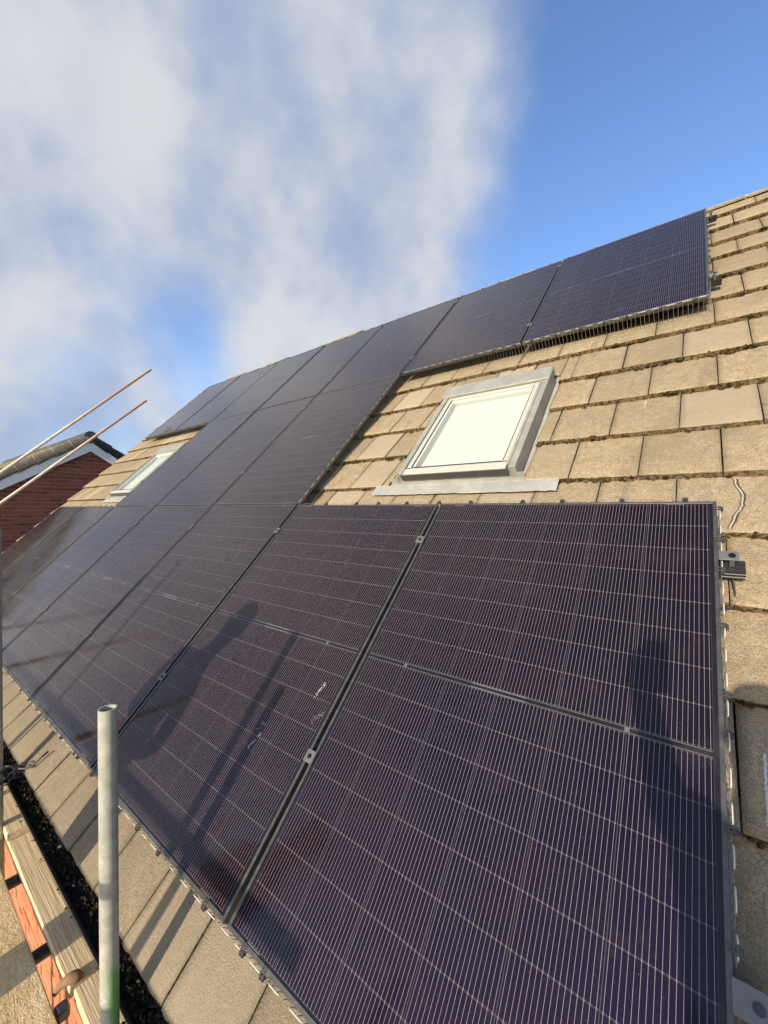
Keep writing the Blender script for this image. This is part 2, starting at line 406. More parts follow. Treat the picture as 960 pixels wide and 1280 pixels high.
for ci, vb in enumerate(GAUGE):
    vt = (GAUGE[ci+1] if ci+1 < len(GAUGE) else 5.70); g = vt-vb
    off = .019 if ci % 2 == 0 else -.1316          # rows alternate by half a tile
    if ci in (0, 2, 4, 6, 8, 10, 12, 14, 16): off = -.1316
    else: off = .019
    j0 = int((VERGE_L-off)/TW)-2
    for j in range(j0, 6):
        u0, u1 = off+j*TW, off+(j+1)*TW
        if u1 < VERGE_L+.02 or u0 > .92: continue
        u0c = max(u0, VERGE_L)
        if covered(u0c, u1, vb, vt): continue
        y0 = 0; cut = u0c != u0
        segs = [(u0c, u1, 0)]
        for (ha, hb, hc, hd) in HOLES:
            if u1 > ha and u0c < hb and vt > hc+.02 and vb < hd:
                cut = True; segs = []
                if ha-u0c > .025: segs.append((u0c, ha, 0))
                if u1-hb > .025: segs.append((hb, u1, 0))
                if vb < hd < vt-.03: segs.append((max(u0c, ha), min(u1, hb), hd-vb))
        for (u0c, u1, y0) in segs:
            if u1-u0c < .025: continue
            ang = -math.atan(TH/g)+random.gauss(0, .004)
            if cut:
                me = tile_mesh(u1-u0c-.005, .42-y0 if y0 else .42, TH, random.random())
            else: me = random.choice(TILES)
            t_ = obj('roof_tile', me, None, roof)
            t_.matrix_local = RM @ Matrix.Translation((u0c+.0025+random.gauss(0, .0008), vb+y0+random.gauss(0, .0022), NT0-y0*TH/g+random.gauss(0, .0009))) @ Euler((ang, random.gauss(0, .002), random.gauss(0, .0025))).to_matrix().to_4x4()
            ntiles += 1
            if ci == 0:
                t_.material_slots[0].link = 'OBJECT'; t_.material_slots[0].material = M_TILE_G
            if not y0: moss_pts.append((u0c, u1, vb, ci))
            if abs(vb-1.71) < .01 and u0c < .06 < u1: cracked = t_
print('tiles', ntiles)
# moss lumps that grow along the tile butts (past counting): joined into one part
bm = bmesh.new(); rs = random.Random(5)
def lump(bm_, c, r, sq=.7):
    ax = [rs.uniform(.7, 1.35) for _ in range(6)]
    top = bm_.verts.new(c+Vector((0, 0, r*sq*ax[0]))); bot = bm_.verts.new(c-Vector((0, 0, r*sq*ax[1])))
    ring = [bm_.verts.new(c+Vector((cos(q+.3)*r*rs.uniform(.7, 1.3), sin(q+.3)*r*rs.uniform(.7, 1.3)*.8, rs.gauss(0, .2)*r))) for q in [2*pi*i/5 for i in range(5)]]
    for i in range(5):
        bm_.faces.new((ring[i], ring[(i+1) % 5], top)); bm_.faces.new((ring[(i+1) % 5], ring[i], bot))
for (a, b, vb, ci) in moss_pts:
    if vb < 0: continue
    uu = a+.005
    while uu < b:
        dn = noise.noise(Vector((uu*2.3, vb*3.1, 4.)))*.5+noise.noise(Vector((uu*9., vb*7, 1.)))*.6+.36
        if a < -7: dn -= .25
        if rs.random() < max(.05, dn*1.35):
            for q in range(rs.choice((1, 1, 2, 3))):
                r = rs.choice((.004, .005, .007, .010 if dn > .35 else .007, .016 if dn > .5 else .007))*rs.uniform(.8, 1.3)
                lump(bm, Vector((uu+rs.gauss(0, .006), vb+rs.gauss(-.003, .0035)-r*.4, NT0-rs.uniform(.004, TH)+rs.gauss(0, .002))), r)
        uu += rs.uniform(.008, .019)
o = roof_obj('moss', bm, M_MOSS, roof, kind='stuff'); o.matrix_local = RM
# ridge tiles
for j in range(24):
    u0 = -8.79+.452*j+.022
    if u0 > 1.6: break
    bm = bmesh.new(); a = apex
    def q(v, n): r_ = rw(0, v, n); return (r_.y, r_.z)
    pf = [q(5.60, -.086), q(5.77, -.124), q(5.80, -.134)]
    mir = [(2*a.y-p_[0], p_[1]) for p_ in pf[::-1]]
    pf2 = [q(5.60, -.104), q(5.79, -.148)]; mir2 = [(2*a.y-p_[0], p_[1]) for p_ in pf2[::-1]]
    extrude(bm, pf+mir+(pf2+mir2)[::-1], u0, u0+.446)
    o = roof_obj('ridge_tile', bm, M_RIDGE, roof); o.location.z += random.gauss(0, .002); o.rotation_euler.y = random.gauss(0, .003)
bm = bmesh.new()
for j in range(24):
    u0 = -8.79+.452*j+.022
    if u0 > 1.6: break
    for kx in range(5): lump(bm, Vector((u0+rs.gauss(0, .004), 5.61+kx*.035, -.092-.22*kx*.035)), rs.uniform(.007, .012))
o = roof_obj('ridge_mortar', bm, M_MORTAR, roof, kind='stuff'); o.matrix_local = RM
# verge bedding down the left gable edge
bm = bmesh.new()
for ci, vb in enumerate(GAUGE):
    vt = GAUGE[ci+1] if ci+1 < len(GAUGE) else 5.70
    box(bm, (VERGE_L-.012, vb+.004, -.152), (VERGE_L+.05, vt+.012, -.128))
o = roof_obj('verge_mortar', bm, M_MORTAR, roof); o.matrix_local = RM
# crack and drip marks on two tiles
def strip(bm_, pts, wd, n_):
    L = []
    for i, p in enumerate(pts):
        t_ = Vector(pts[min(i+1, len(pts)-1)])-Vector(pts[max(i-1, 0)]); t_ = Vector((-t_[1], t_[0], 0)).normalized()
        q_ = Vector((p[0], p[1], n_[i] if isinstance(n_, list) else n_)); ww = wd*rs.uniform(.6, 1.4)
        L.append((bm_.verts.new(q_+t_*ww), bm_.verts.new(q_-t_*ww)))
    for i in range(len(L)-1): bm_.faces.new((L[i][0], L[i][1], L[i+1][1], L[i+1][0]))
def tn(v, vb, vt): return NT0-TH*(v-vb)/(vt-vb)
def wig(pts, sub, amp):
    out = []
    for i in range(len(pts)-1):
        for q_ in range(sub):
            f = q_/sub; out.append((pts[i][0]*(1-f)+pts[i+1][0]*f+rs.gauss(0, amp), pts[i][1]*(1-f)+pts[i+1][1]*f))
    return out+[pts[-1]]
cp = wig([(.060, 2.02), (.064, 1.983), (.079, 1.918), (.074, 1.853), (.058, 1.803), (.035, 1.722)], 4, .0015)
bm = bmesh.new(); strip(bm, [(p[0]-.0115, p[1]) for p in cp], .0013, [tn(p[1], 1.71, 2.04)+.003 for p in cp]); strip(bm, cp, .0022, [tn(p[1], 1.71, 2.04)+.003 for p in cp]); o = roof_obj('tile_crack', bm, M_CRACK, roof); o.matrix_local = RM
bm = bmesh.new(); strip(bm, [(p[0]-.0060, p[1]) for p in cp], .0013, [tn(p[1], 1.71, 2.04)+.0025 for p in cp]); o = roof_obj('crack_edge', bm, M_MORTAR, roof); o.matrix_local = RM
bm = bmesh.new(); wp = wig([(.071, .962), (.070, .90), (.066, .80)], 26, .0010)
for p in wp: lump(bm, Vector((p[0], p[1], tn(p[1], .765, 1.09)+.0035)), rs.uniform(.0022, .0040), .35)
o = roof_obj('white_drip', bm, M_PAINT, roof); o.matrix_local = RM
bm = bmesh.new(); wp = wig([(-.283, 2.69), (-.287, 2.60)], 34, .0016)
for p in wp: lump(bm, Vector((p[0], p[1], tn(p[1], 2.37, 2.705)+.003)), rs.uniform(.001, .0030), .3)
o = roof_obj('white_drip', bm, M_PAINT, roof); o.matrix_local = RM

# fascia, soffit, front wall with bricks (seen through the slit beside the platform)
bm = bmesh.new(); box(bm, (VERGE_L+.05, -.052, -.50), (VERGE_R-.02, -.028, -.30)); obj('fascia_board', bm, M_DARKV, house)
bm = bmesh.new(); box(bm, (VERGE_L+.05, -.028, -.495), (VERGE_R-.02, .12, -.480)); obj('soffit', bm, M_DARKV, house)
bm = bmesh.new(); box(bm, (VERGE_L+.15, .112, -3.2), (VERGE_R-.1, .36, -.497)); wall = obj('wall', bm, M_JOINT_H, house)
bm = bmesh.new(); prof = [(.362, -3.2), (2*apex.y-.36, -3.2), (2*apex.y-.36, -.5), (apex.y, apex.z-.40), (.362, -.52)]
extrude(bm, prof, VERGE_L+.16, VERGE_L+.36); obj('gable_wall', bm, M_JOINT_H, house)
bm = bmesh.new(); box(bm, (0, -.012, 0), (.215, .02, .065)); bevel(bm, .003); me = bpy.data.meshes.new('brick'); bm.to_mesh(me); bm.free(); me.materials.append(M_BRICK_H)
for r in range(11):
    for q in range(14):
        b_ = obj('brick', me, None, wall); b_.location = (-5.5+q*.225+(.1125 if r % 2 else 0), .112+random.gauss(0, .002), -2.22+r*.075)

# ------------------------------------------------------------------ gutter along the eave
gut = thing('gutter', 'black half round gutter full of dark debris below the tile edge', 'gutter')
bm = bmesh.new(); gy, gz, gr = -.104, -.300, .058
outer = [(gy+gr*cos(a), gz+gr*sin(a)) for a in [pi+i*pi/12 for i in range(13)]]
inner = [(gy+(gr-.004)*cos(a), gz+(gr-.004)*sin(a)) for a in [pi+i*pi/12 for i in range(13)]]
prof = [(outer[0][0]-.006, gz+.004), (outer[0][0]-.006, gz-.006)]+outer[1:]+inner[::-1]
extrude(bm, prof, VERGE_L, 1.6); smooth(obj('gutter_channel', bm, M_GUTTER, gut), 30)
for q in range(8):
    bm = bmesh.new(); X0 = -1.05-.95*q
    pr_ = [(gy+(gr+.006)*cos(a), gz+(gr+.006)*sin(a)) for a in [pi+i*pi/8 for i in range(9)]]+[(gy+(gr+.001)*cos(a), gz+(gr+.001)*sin(a)) for a in [2*pi-i*pi/8 for i in range(9)]]
    extrude(bm, pr_, X0, X0+.04); obj('gutter_bracket', bm, M_GUTTER, gut)
bm = bmesh.new()
for q in range(2600):
    X0 = rs.uniform(-4.6, .4)
    lump(bm, Vector((X0, gy+rs.gauss(-.002, .024), gz-.022+noise.noise(Vector((X0*4, 1, 2)))*.012+rs.uniform(-.012, .014))), rs.uniform(.004, .011))
for q in range(300):                             # twigs and needles
    X0 = rs.uniform(-4.2, .2); c0 = Vector((X0, gy+rs.gauss(-.004, .02), gz-.006)); d0 = Vector((rs.gauss(0, 1), rs.gauss(0, .6), rs.gauss(0, .35))).normalized()
    tube(bm, [c0, c0+d0*rs.uniform(.02, .06)], .0011, 3)
obj('leaf_debris', bm, M_DEBRIS, gut, kind='stuff')
bm = bmesh.new(); lump(bm, Vector((-2.30, -.115, -.28)), .013); obj('white_pebble', bm, M_PAINT, gut)

# ------------------------------------------------------------------ solar panels
def frame_mesh():
    bm_ = bmesh.new(); pf = [(0, -.030), (0, .0006), (.0012, .0018), (.0098, .0018), (.0110, .0006), (.0110, -.0055), (.0022, -.0055), (.0022, -.0285), (.028, -.0285), (.028, -.030)]
    cs = [(0, 0, 1, 1), (PW, 0, -1, 1), (PW, PH, -1, -1), (0, PH, 1, -1)]
    R = [[bm_.verts.new((cx+sx*p[0], cy+sy*p[0], p[1])) for p in pf] for cx, cy, sx, sy in cs]
    for i in range(4):
        A, B = R[i], R[(i+1) % 4]
        for j in range(len(pf)): bm_.faces.new((A[j], B[j], B[(j+1) % len(pf)], A[(j+1) % len(pf)]))
    bmesh.ops.recalc_face_normals(bm_, faces=bm_.faces[:])
    me = bpy.data.meshes.new('frame'); bm_.to_mesh(me); bm_.free(); me.materials.append(M_FRAME); return me
def simple(name, boxes, mat_, bev=0):
    bm_ = bmesh.new()
    for a, b in boxes: box(bm_, a, b)
    if bev: bevel(bm_, bev)
    me = bpy.data.meshes.new(name); bm_.to_mesh(me); bm_.free(); me.materials.append(mat_); return me
ME_FRAME = frame_mesh()
ME_LAM = simple('laminate', [((.0024, .0024, -.0052), (PW-.0024, PH-.0024, -.0016))], M_LAM)
CW, CH, CPX, CPY = .0909, .0528, .1820, .1068
bm = bmesh.new(); box(bm, (-CW, -CH, -.0012), (CW, CH, -.0004))
bmesh.ops.delete(bm, geom=[f for f in bm.faces if f.normal.z < -.5], context='FACES')
ME_CELL = bpy.data.meshes.new('cell'); bm.to_mesh(ME_CELL); bm.free(); ME_CELL.materials.append(M_CELL)
x0c = (PW-6*CPX)/2
MID = PH/2
ME_RIB = [simple('ribbon', [((x0c+.002, MID+s*.0068-.0009, -.0014), (PW-x0c-.002, MID+s*.0068+.0009, -.0003))], M_RIB) for s in (-1, 1)]
ME_DASH = [simple('ribbon_joint', [((PW/2-.092, MID+s*.0068-.0022, -.0014), (PW/2+.092, MID+s*.0068+.0022, -.00015))], M_RIB) for s in (-1, 1)]
ME_TICK = [simple('ribbon_tick', [((PW/2+q*CPX*2-.006, MID-.0060, -.0014), (PW/2+q*CPX*2+.006, MID+.0060, -.0002))], M_RIB) for q in (-1, 1)]
ME_END = [simple('end_ribbon', [((xx, yy, -.0014), (xx+.055, yy+.0028, -.0003))], M_RIB) for xx in (.090, .985) for yy in (.0122, PH-.0150)]
ROWS = {0: ('bottom', range(0, 7)), 1: ('middle', range(2, 5)), 2: ('top', range(0, 7))}
ORD = ['rightmost', 'second from the right', 'third from the right', 'fourth from the right', 'fifth from the right', 'sixth from the right', 'leftmost']
MIDL = {2: 'right panel of the three in the middle row, beside the mesh edge', 3: 'centre panel of the three in the middle row', 4: 'left panel of the three in the middle row, beside the far window'}
panels = {}
for row, (nm, ks) in ROWS.items():
    for kx in ks:
        if row == 1: lab = 'black solar panel, '+MIDL[kx]
        elif row == 0 and kx == 0: lab = 'large black solar panel nearest the camera, rightmost of the bottom row'
        elif row == 0 and kx == 1: lab = 'black solar panel with pole shadows and white smears, next left of the nearest one'
        elif row == 2 and kx == 0: lab = 'black solar panel at the right end of the top row, below the ridge'
        else: lab = 'black solar panel, %s in the %s row' % (ORD[kx], nm)
        p = thing('solar_panel', lab, 'solar panel', rw(-(kx+1)*PP+(PP-PW)/2, row*HH+(HH-PH)/2, 0), (PITCH+random.gauss(0, .0016), random.gauss(0, .0016), 0), 'solar panels on the roof')
        panels[(row, kx)] = p
        obj('frame', ME_FRAME, None, p); obj('laminate', ME_LAM, None, p)
        for i in range(6):
            for j in range(16):
                c_ = obj('cell', ME_CELL, None, p)
                yy = MID+(.0105+CH+(j-8)*CPY if j >= 8 else -.0105-CH-(7-j)*CPY)
                c_.location = (x0c+CPX*(i+.5), yy, 0)
        for me in ME_RIB+ME_DASH+ME_TICK+ME_END: obj(me.name.split('.')[0], me, None, p)
# white smears and droppings on the glass
def smear(panel, x_, y_, l, wd, ang, n_, seed, mat_=M_PAINT, nm='bird_dropping'):
    r_ = random.Random(seed); bm_ = bmesh.new()
    for i in range(n_):
        f = r_.uniform(-.5, .5); c = Vector((x_+cos(ang)*l*f+r_.gauss(0, wd), y_+sin(ang)*l*f+r_.gauss(0, wd), .0002))
        rr = r_.uniform(.0006, .0019); seg = 6; a0 = r_.uniform(0, 6)
        ring = [bm_.verts.new(c+Vector((cos(a0+2*pi*q/seg)*rr*r_.uniform(.5, 1.3), sin(a0+2*pi*q/seg)*rr*r_.uniform(.5, 1.3), 0))) for q in range(seg)]
        tp = bm_.verts.new(c+Vector((0, 0, .0009)))
        for q in range(seg): bm_.faces.new((ring[q], ring[(q+1) % seg], tp))
    obj(nm, bm_, mat_, panel)
def uv(panel, u, v): k_ = panels[panel]; return u+(panel[1]+1)*PP-(PP-PW)/2, v-panel[0]*HH-(HH-PH)/2
for (pk, u, v, l, wd, a, n_, m_) in [((0, 1), -1.270, .690, .065, .0025, 1.25, 60, M_PAINT), ((0, 1), -1.262, .725, .03, .006, 1.25, 26, M_SMEAR), ((0, 1), -1.215, .606, .06, .008, 1.0, 50, M_SMEAR), ((0, 1), -1.449, .434, .065, .0028, 1.25, 60, M_PAINT), ((0, 1), -1.46, .49, .04, .006, 1.2, 30, M_SMEAR),
                              ((2, 1), -1.62, 4.3, .12, .008, .6, 24, M_SMEAR)]:
    xx, yy = uv(pk, u, v); smear(panels[pk], xx, yy, l, wd, a, n_, n_+int(u*100), m_, 'bird_dropping' if m_ is M_PAINT else 'dust_smear')

# ------------------------------------------------------------------ mounting rails (with clamps and hooks)
RP = [(-.020, -.072), (.020, -.072), (.020, -.0625), (.016, -.060), (.020, -.057), (.020, -.047), (.016, -.0445), (.020, -.042), (.020, -.032), (.006, -.032), (.006, -.040), (-.006, -.040), (-.006, -.032), (-.020, -.032), (-.020, -.042), (-.016, -.0445), (-.020, -.047), (-.020, -.057), (-.016, -.060), (-.020, -.0625)]
def clamp(rail, u, v, wu, wv, bolt_r, cu=0.):
    bm_ = bmesh.new(); box(bm_, (u-wu/2, v-wv/2, .0022), (u+wu/2, v+wv/2, .0062)); bevel(bm_, .0012)
    box(bm_, (u+cu-.006, v-wv/2+.004, -.034), (u+cu+.006, v+wv/2-.004, .0024))
    c_ = obj('clamp', bm_, M_CLAMP, rail)
    bm_ = bmesh.new(); uc = u+cu
    tube(bm_, [(uc, v, .006), (uc, v, .0075)], bolt_r*1.55, 14); tube(bm_, [(uc, v, .0072), (uc, v, .0125)], bolt_r, 14)
    tube(bm_, [(uc, v, .0125), (uc, v, .0128)], bolt_r*.5, 6)
    obj('bolt', bm_, M_BOLT, c_)
rail_lab = {(0, 0): 'lower mounting rail of the bottom panel row, large end clamp at its right end', (0, 1): 'upper mounting rail of the bottom panel row, stub sticking out at the right',
            (1, 0): 'lower mounting rail under the middle panel row', (1, 1): 'upper mounting rail under the middle panel row', (2, 0): 'lower mounting rail of the top panel row, stub beside the grey tiles', (2, 1): 'upper mounting rail of the top panel row, stub just under the ridge'}
for (row, q), lab in rail_lab.items():
    v = {(0, 0): .475, (0, 1): 1.512, (1, 0): 2.23, (1, 1): 3.29, (2, 0): 3.855, (2, 1): 5.165}[(row, q)]
    ks = list(ROWS[row][1]); uR, uL = -ks[0]*PP+(.058 if row != 1 else -.03), -(ks[-1]+1)*PP-.03
    r_ = thing('mounting_rail', lab, 'mounting rail', (0, 0, 0), (PITCH, 0, 0), 'aluminium rails under the panels')
    vo = v-.012 if row == 0 and q == 1 else v
    bm = bmesh.new(); extrude(bm, [(vo+a*1.15, b) for a, b in RP], uL, uR); obj('extrusion', bm, M_RAIL, r_)
    for kx in ks[:-1]:
        clamp(r_, -(kx+1)*PP, v+random.gauss(0, .006), .042, .042, .0055)
    if row != 1: clamp(r_, .014 if row else .016, v, .050 if q or row else .058, .036 if q or row else .052, .0062, .008)
    clamp(r_, uL+.018, v, .044, .04, .006)
    uu = uR-.35
    while uu > uL+.1:
        bm = bmesh.new(); box(bm, (uu, vo-.06, -.094), (uu+.032, vo+.03, -.074)); box(bm, (uu, vo-.13, -.1), (uu+.032, vo-.058, -.0925)); obj('roof_hook', bm, M_STEEL, r_)
        uu -= 1.02
# loose cable at the right edge
bm = bmesh.new(); tube(bm, [rw(.016, 1.55, -.05), rw(.026, 1.50, -.075), rw(.031, 1.46, -.088), rw(.033, 1.43, -.10), rw(.030, 1.39, -.103), rw(.010, 1.37, -.09), rw(-.02, 1.36, -.07)], .0028, 6)
tag(obj('cable', bm, M_CABLE), 'thin black cable looping out under the right panel edge below the rail stub', 'cable')

# ------------------------------------------------------------------ bird mesh skirts
def skirt(a, b, out, label, pitch, clips, depth=.096, bright=False):
    """wire mesh hanging from the panel edge a-b (roof frame), outward normal out"""
    a, b, out = Vector((*a, 0)), Vector((*b, 0)), Vector((*out, 0)); L = (b-a).length; d = (b-a)/L
    th = thing('bird_mesh', label, 'wire mesh', (0, 0, 0), (PITCH, 0, 0), 'wire mesh skirts round the panel edges')
    r_ = random.Random(int(L*1000)); bm_ = bmesh.new(); wv = .0008; o0 = a+out*.006
    n_ = int(L/pitch)
    for i in range(n_+1):
        c = o0+d*(i*pitch+r_.gauss(0, .0012)); t_ = d*wv; n2 = out*wv
        lean = out*r_.gauss(.004, .003)
        vs = [c-t_-n2, c+t_-n2, c+t_+n2, c-t_+n2]
        top = [bm_.verts.new(v_+Vector((0, 0, .001))) for v_ in vs]; bot = [bm_.verts.new(v_+lean+Vector((0, 0, -depth-r_.uniform(0, .006)))) for v_ in vs]
        for q in range(4): bm_.faces.new((top[q], top[(q+1) % 4], bot[(q+1) % 4], bot[q]))
    for z_ in (-.010, -.090):
        tube(bm_, [o0+Vector((0, 0, z_)), o0+d*L+Vector((0, 0, z_))], wv, 4)
    obj('wire_grid', bm_, M_MESHW, th, kind='stuff')
    bm_ = bmesh.new(); s_ = .01
    while s_ < L-.03:                            # folded top edge wire, showing as dashes
        ln = .038+r_.uniform(0, .014); z_ = .0008+r_.uniform(0, .002)
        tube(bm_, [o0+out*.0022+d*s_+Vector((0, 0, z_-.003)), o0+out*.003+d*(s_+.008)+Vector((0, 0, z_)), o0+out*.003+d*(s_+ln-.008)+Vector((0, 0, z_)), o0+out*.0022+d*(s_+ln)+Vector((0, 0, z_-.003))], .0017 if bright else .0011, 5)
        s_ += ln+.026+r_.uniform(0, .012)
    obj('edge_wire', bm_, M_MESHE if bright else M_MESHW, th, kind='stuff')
    for s_ in clips:
        c = a+d*s_
        m4 = Matrix((( d.x, out.x, 0, c.x), (d.y, out.y, 0, c.y), (0, 0, 1, 0), (0, 0, 0, 1)))
        bm_ = bmesh.new(); box(bm_, (-.008, -.010, .0020), (-.003, .010, .0036), 0, m4); box(bm_, (.003, -.010, .0020), (.008, .010, .0036), 0, m4)
        box(bm_, (-.009, .008, -.010), (.009, .013, .0040), 0, m4); box(bm_, (-.007, .012, -.006), (-.0015, .018, .0028), 0, m4); box(bm_, (.0015, .012, -.006), (.007, .018, .0028), 0, m4)
        bmesh.ops.recalc_face_normals(bm_, faces=bm_.faces[:]); obj('clip', bm_, M_CLIP, th)
g0 = (PP-PW)/2; eR, eL = -g0, -7*PP+g0
vB, vT1, vT3 = (HH-PH)/2, HH-(HH-PH)/2, 3*HH-(HH-PH)/2
def ev(L, st, ph=.1):
    out = []; s_ = ph
    while s_ < L: out.append(s_+random.gauss(0, st*.12)); s_ += st
    return out
skirt((eR, vB), (eL, vB), (0, -1), 'wire mesh strip with black clips along the eave edge of the bottom row', .0254, [.10, .30, .52, .75, .963-.01, 1.055-.01, 1.262-.01, 1.57, 1.753, 2.02, 2.26, 2.472, 2.519, 2.75, 2.938, 3.044, 3.25]+[3.45+.22*i for i in range(20)], bright=True)
skirt((eR, vB), (eR, vT1), (1, 0), 'wire mesh strip down the right edge of the nearest panel', .0254, [.18, .33, .535, .735, .94, 1.04, 1.245, 1.45, 1.575, 1.722], bright=True)
skirt((eR, vT1), (-2*PP-.01, vT1), (0, 1), 'wire mesh strip on top of the bottom row below the near roof window', .0254, ev(2.2, .21))
skirt((-2*PP-g0, HH+g0), (-2*PP-g0, 2*HH), (1, 0), 'wire mesh skirt down the right side of the middle row beside the near roof window', .0254, ev(1.7, .25), bright=True)
skirt((eR, 2*HH+vB), (-2*PP-.01, 2*HH+vB), (0, -1), 'wire mesh skirt under the top row above the near roof window', .0254, ev(2.2, .16), bright=True)
skirt((eR, 2*HH+vB), (eR, vT3), (1, 0), 'wire mesh strip down the right end of the top row beside the tiles', .0254, ev(1.7, .13))
skirt((eR, vT3), (eL, vT3), (0, 1), 'wire mesh strip along the ridge edge of the top row', .0254, ev(8, .24), .10)
skirt((eL, 2*HH+vB), (eL, vT3), (-1, 0), 'wire mesh strip down the far left end of the top row', .0254, ev(1.7, .3))
skirt((-5*PP, 2*HH+vB), (eL, 2*HH+vB), (0, -1), 'wire mesh skirt under the top row above the far roof window', .0254, ev(2.2, .3))
skirt((-5*PP+g0, HH+g0), (-5*PP+g0, 2*HH), (-1, 0), 'wire mesh strip down the left side of the middle row beside the far roof window', .0254, ev(1.7, .16))
skirt((-5*PP-.01, vT1), (eL, vT1), (0, 1), 'wire mesh strip on top of the bottom row below the far roof window', .0254, ev(2.2, .2))
skirt((eL, vB), (eL, vT1), (-1, 0), 'wire mesh strip down the far left end of the bottom row', .0254, ev(1.7, .3))

# ------------------------------------------------------------------ roof windows
def roof_window(u0, label):
    W_, V0, V1 = .775, 2.055, 3.06; t_ = thing('roof_window', label, 'roof window', rw(u0, 0, 0), (PITCH, 0, 0), 'roof windows')
    def part(name, boxes, mat_, bev=.002, parent=t_):
        bm_ = bmesh.new()
        for a, b in boxes:
            b2 = bmesh.new(); box(b2, a, b)
            if bev: bevel(b2, bev)
            tmp = bpy.data.meshes.new('t'); b2.to_mesh(tmp); b2.free(); bm_.from_mesh(tmp); bpy.data.meshes.remove(tmp)
        return obj(name, bm_, mat_, parent)
    fr = part('outer_frame', [((0, V0+.012, -.15), (.040, V1-.06, -.022)), ((W_-.040, V0+.012, -.15), (W_, V1-.06, -.022)), ((.040, V0+.012, -.15), (W_-.040, V0+.045, -.052)), ((.0, V1-.06, -.15), (W_, V1, -.035))], M_CLAD)
    part('hood', [((-.014, 2.935, -.030), (W_+.006, 3.085, -.008)), ((-.014, 3.060, -.075), (W_+.006, 3.088, -.030))], M_CLAD, .006)
    part('side_cover', [((W_-.052, V0+.035, -.030), (W_-.036, 2.937, -.014))], M_CLAD, .003)
    part('side_cover', [((.030, V0+.035, -.030), (.046, 2.937, -.014))], M_CLAD, .003)
    sa = part('sash', [((.046, V0+.060, -.075), (.082, 2.94, -.026)), ((W_-.085, V0+.060, -.075), (W_-.052, 2.94, -.026)), ((.082, 2.905, -.075), (W_-.085, 2.94, -.026)), ((.046, V0+.006, -.072), (W_-.052, V0+.062, -.022)), ((.082, V0+.062, -.075), (W_-.085, V0+.082, -.034))], M_SASH, .003)
    part('glazing_bead', [((.0845, V0+.082, -.07), (.098, 2.905, -.034)), ((W_-.101, V0+.082, -.07), (W_-.0875, 2.905, -.034)), ((.098, V0+.084, -.07), (W_-.101, V0+.096, -.040)), ((.098, 2.893, -.07), (W_-.101, 2.905, -.040))], M_LINER, .002, sa)
    part('gasket', [((.0425, V0+.062, -.09), (.0475, 2.936, -.0240)), ((W_-.0555, V0+.062, -.09), (W_-.0505, 2.936, -.0240)), ((.0815, V0+.083, -.07), (.0848, 2.905, -.0250)), ((W_-.0878, V0+.083, -.07), (W_-.0845, 2.905, -.0250)), ((.082, V0+.0805, -.07), (W_-.085, V0+.0845, -.0325)), ((.05, 2.9320, -.07), (W_-.05, 2.9365, -.0240)), ((.05, V0+.0605, -.07), (W_-.05, V0+.0640, -.0205)), ((.03, V0+.001, -.07), (W_-.04, V0+.0062, -.030))], M_CLIP, 0, sa)
    part('glass', [((.096, V0+.092, -.052), (W_-.099, 2.897, -.048))], M_GLASS, 0, sa)
    part('lining', [((.094, V0+.09, -.15), (.100, 2.90, -.071)), ((W_-.103, V0+.09, -.15), (W_-.097, 2.90, -.071)), ((.100, 2.890, -.15), (W_-.103, 2.896, -.071)), ((.100, V0+.088, -.15), (W_-.103, V0+.094, -.071))], M_LINER, 0)
    bl = part('blind', [((.100, V0+.094, -.088), (W_-.103, 2.835, -.084))], M_BLIND, 0)
    part('blind_headbox', [((.100, 2.835, -.100), (W_-.103, 2.888, -.074))], M_LINER, .006, bl)
    bm_ = bmesh.new()                             # apron flashing dressed over the course below
    rows_ = [(V0+.014, -.060), (V0+.010, -.098), (V0-.016, -.0935), (V0-.020, -.0955), (V0-.098, -.0945), (V0-.101, -.1000)]
    cols = [-.19+i*(W_+.215+.19)/40 for i in range(41)]
    G = [[bm_.verts.new((c, v_+(random.gauss(0, .0012)), n_+(.0035*(i % 2) if i > 33 and v_ < V0-.01 else 0)+random.gauss(0, .0005))) for i, c in enumerate(cols) if True] for v_, n_ in rows_]
    for r in range(len(rows_)-1):
        for i in range(40):
            if r < 2 and (cols[i] < -.09 or cols[i+1] > W_+.04): continue
            bm_.faces.new((G[r][i], G[r][i+1], G[r+1][i+1], G[r+1][i]))
    bmesh.ops.delete(bm_, geom=[v_ for v_ in bm_.verts if not v_.link_faces], context='VERTS')
    obj('apron_flashing', bm_, M_LEAD, t_)
    part('side_flashing', [((-.088, V0-.01, -.140), (-.004, V1+.03, -.128)), ((-.088, V0-.01, -.1275), (-.081, V1+.03, -.108))], M_LEAD, .001)
    part('side_flashing', [((W_+.004, V0-.01, -.140), (W_+.028, V1+.03, -.122))], M_LEAD, .001)
    part('head_flashing', [((-.08, V1+.02, -.128), (W_+.03, V1+.075, -.120))], M_LEAD, .001)
    part('corner_bracket', [((-.018, V0+.004, -.11), (-.002, V0+.05, -.045))], M_STEEL, .001)
    return t_
roof_window(-1.600, 'grey framed roof window with cream blind drawn, between near panels and tiles')
roof_window(-6.655, 'small far roof window seen edge on beside the middle panel row')

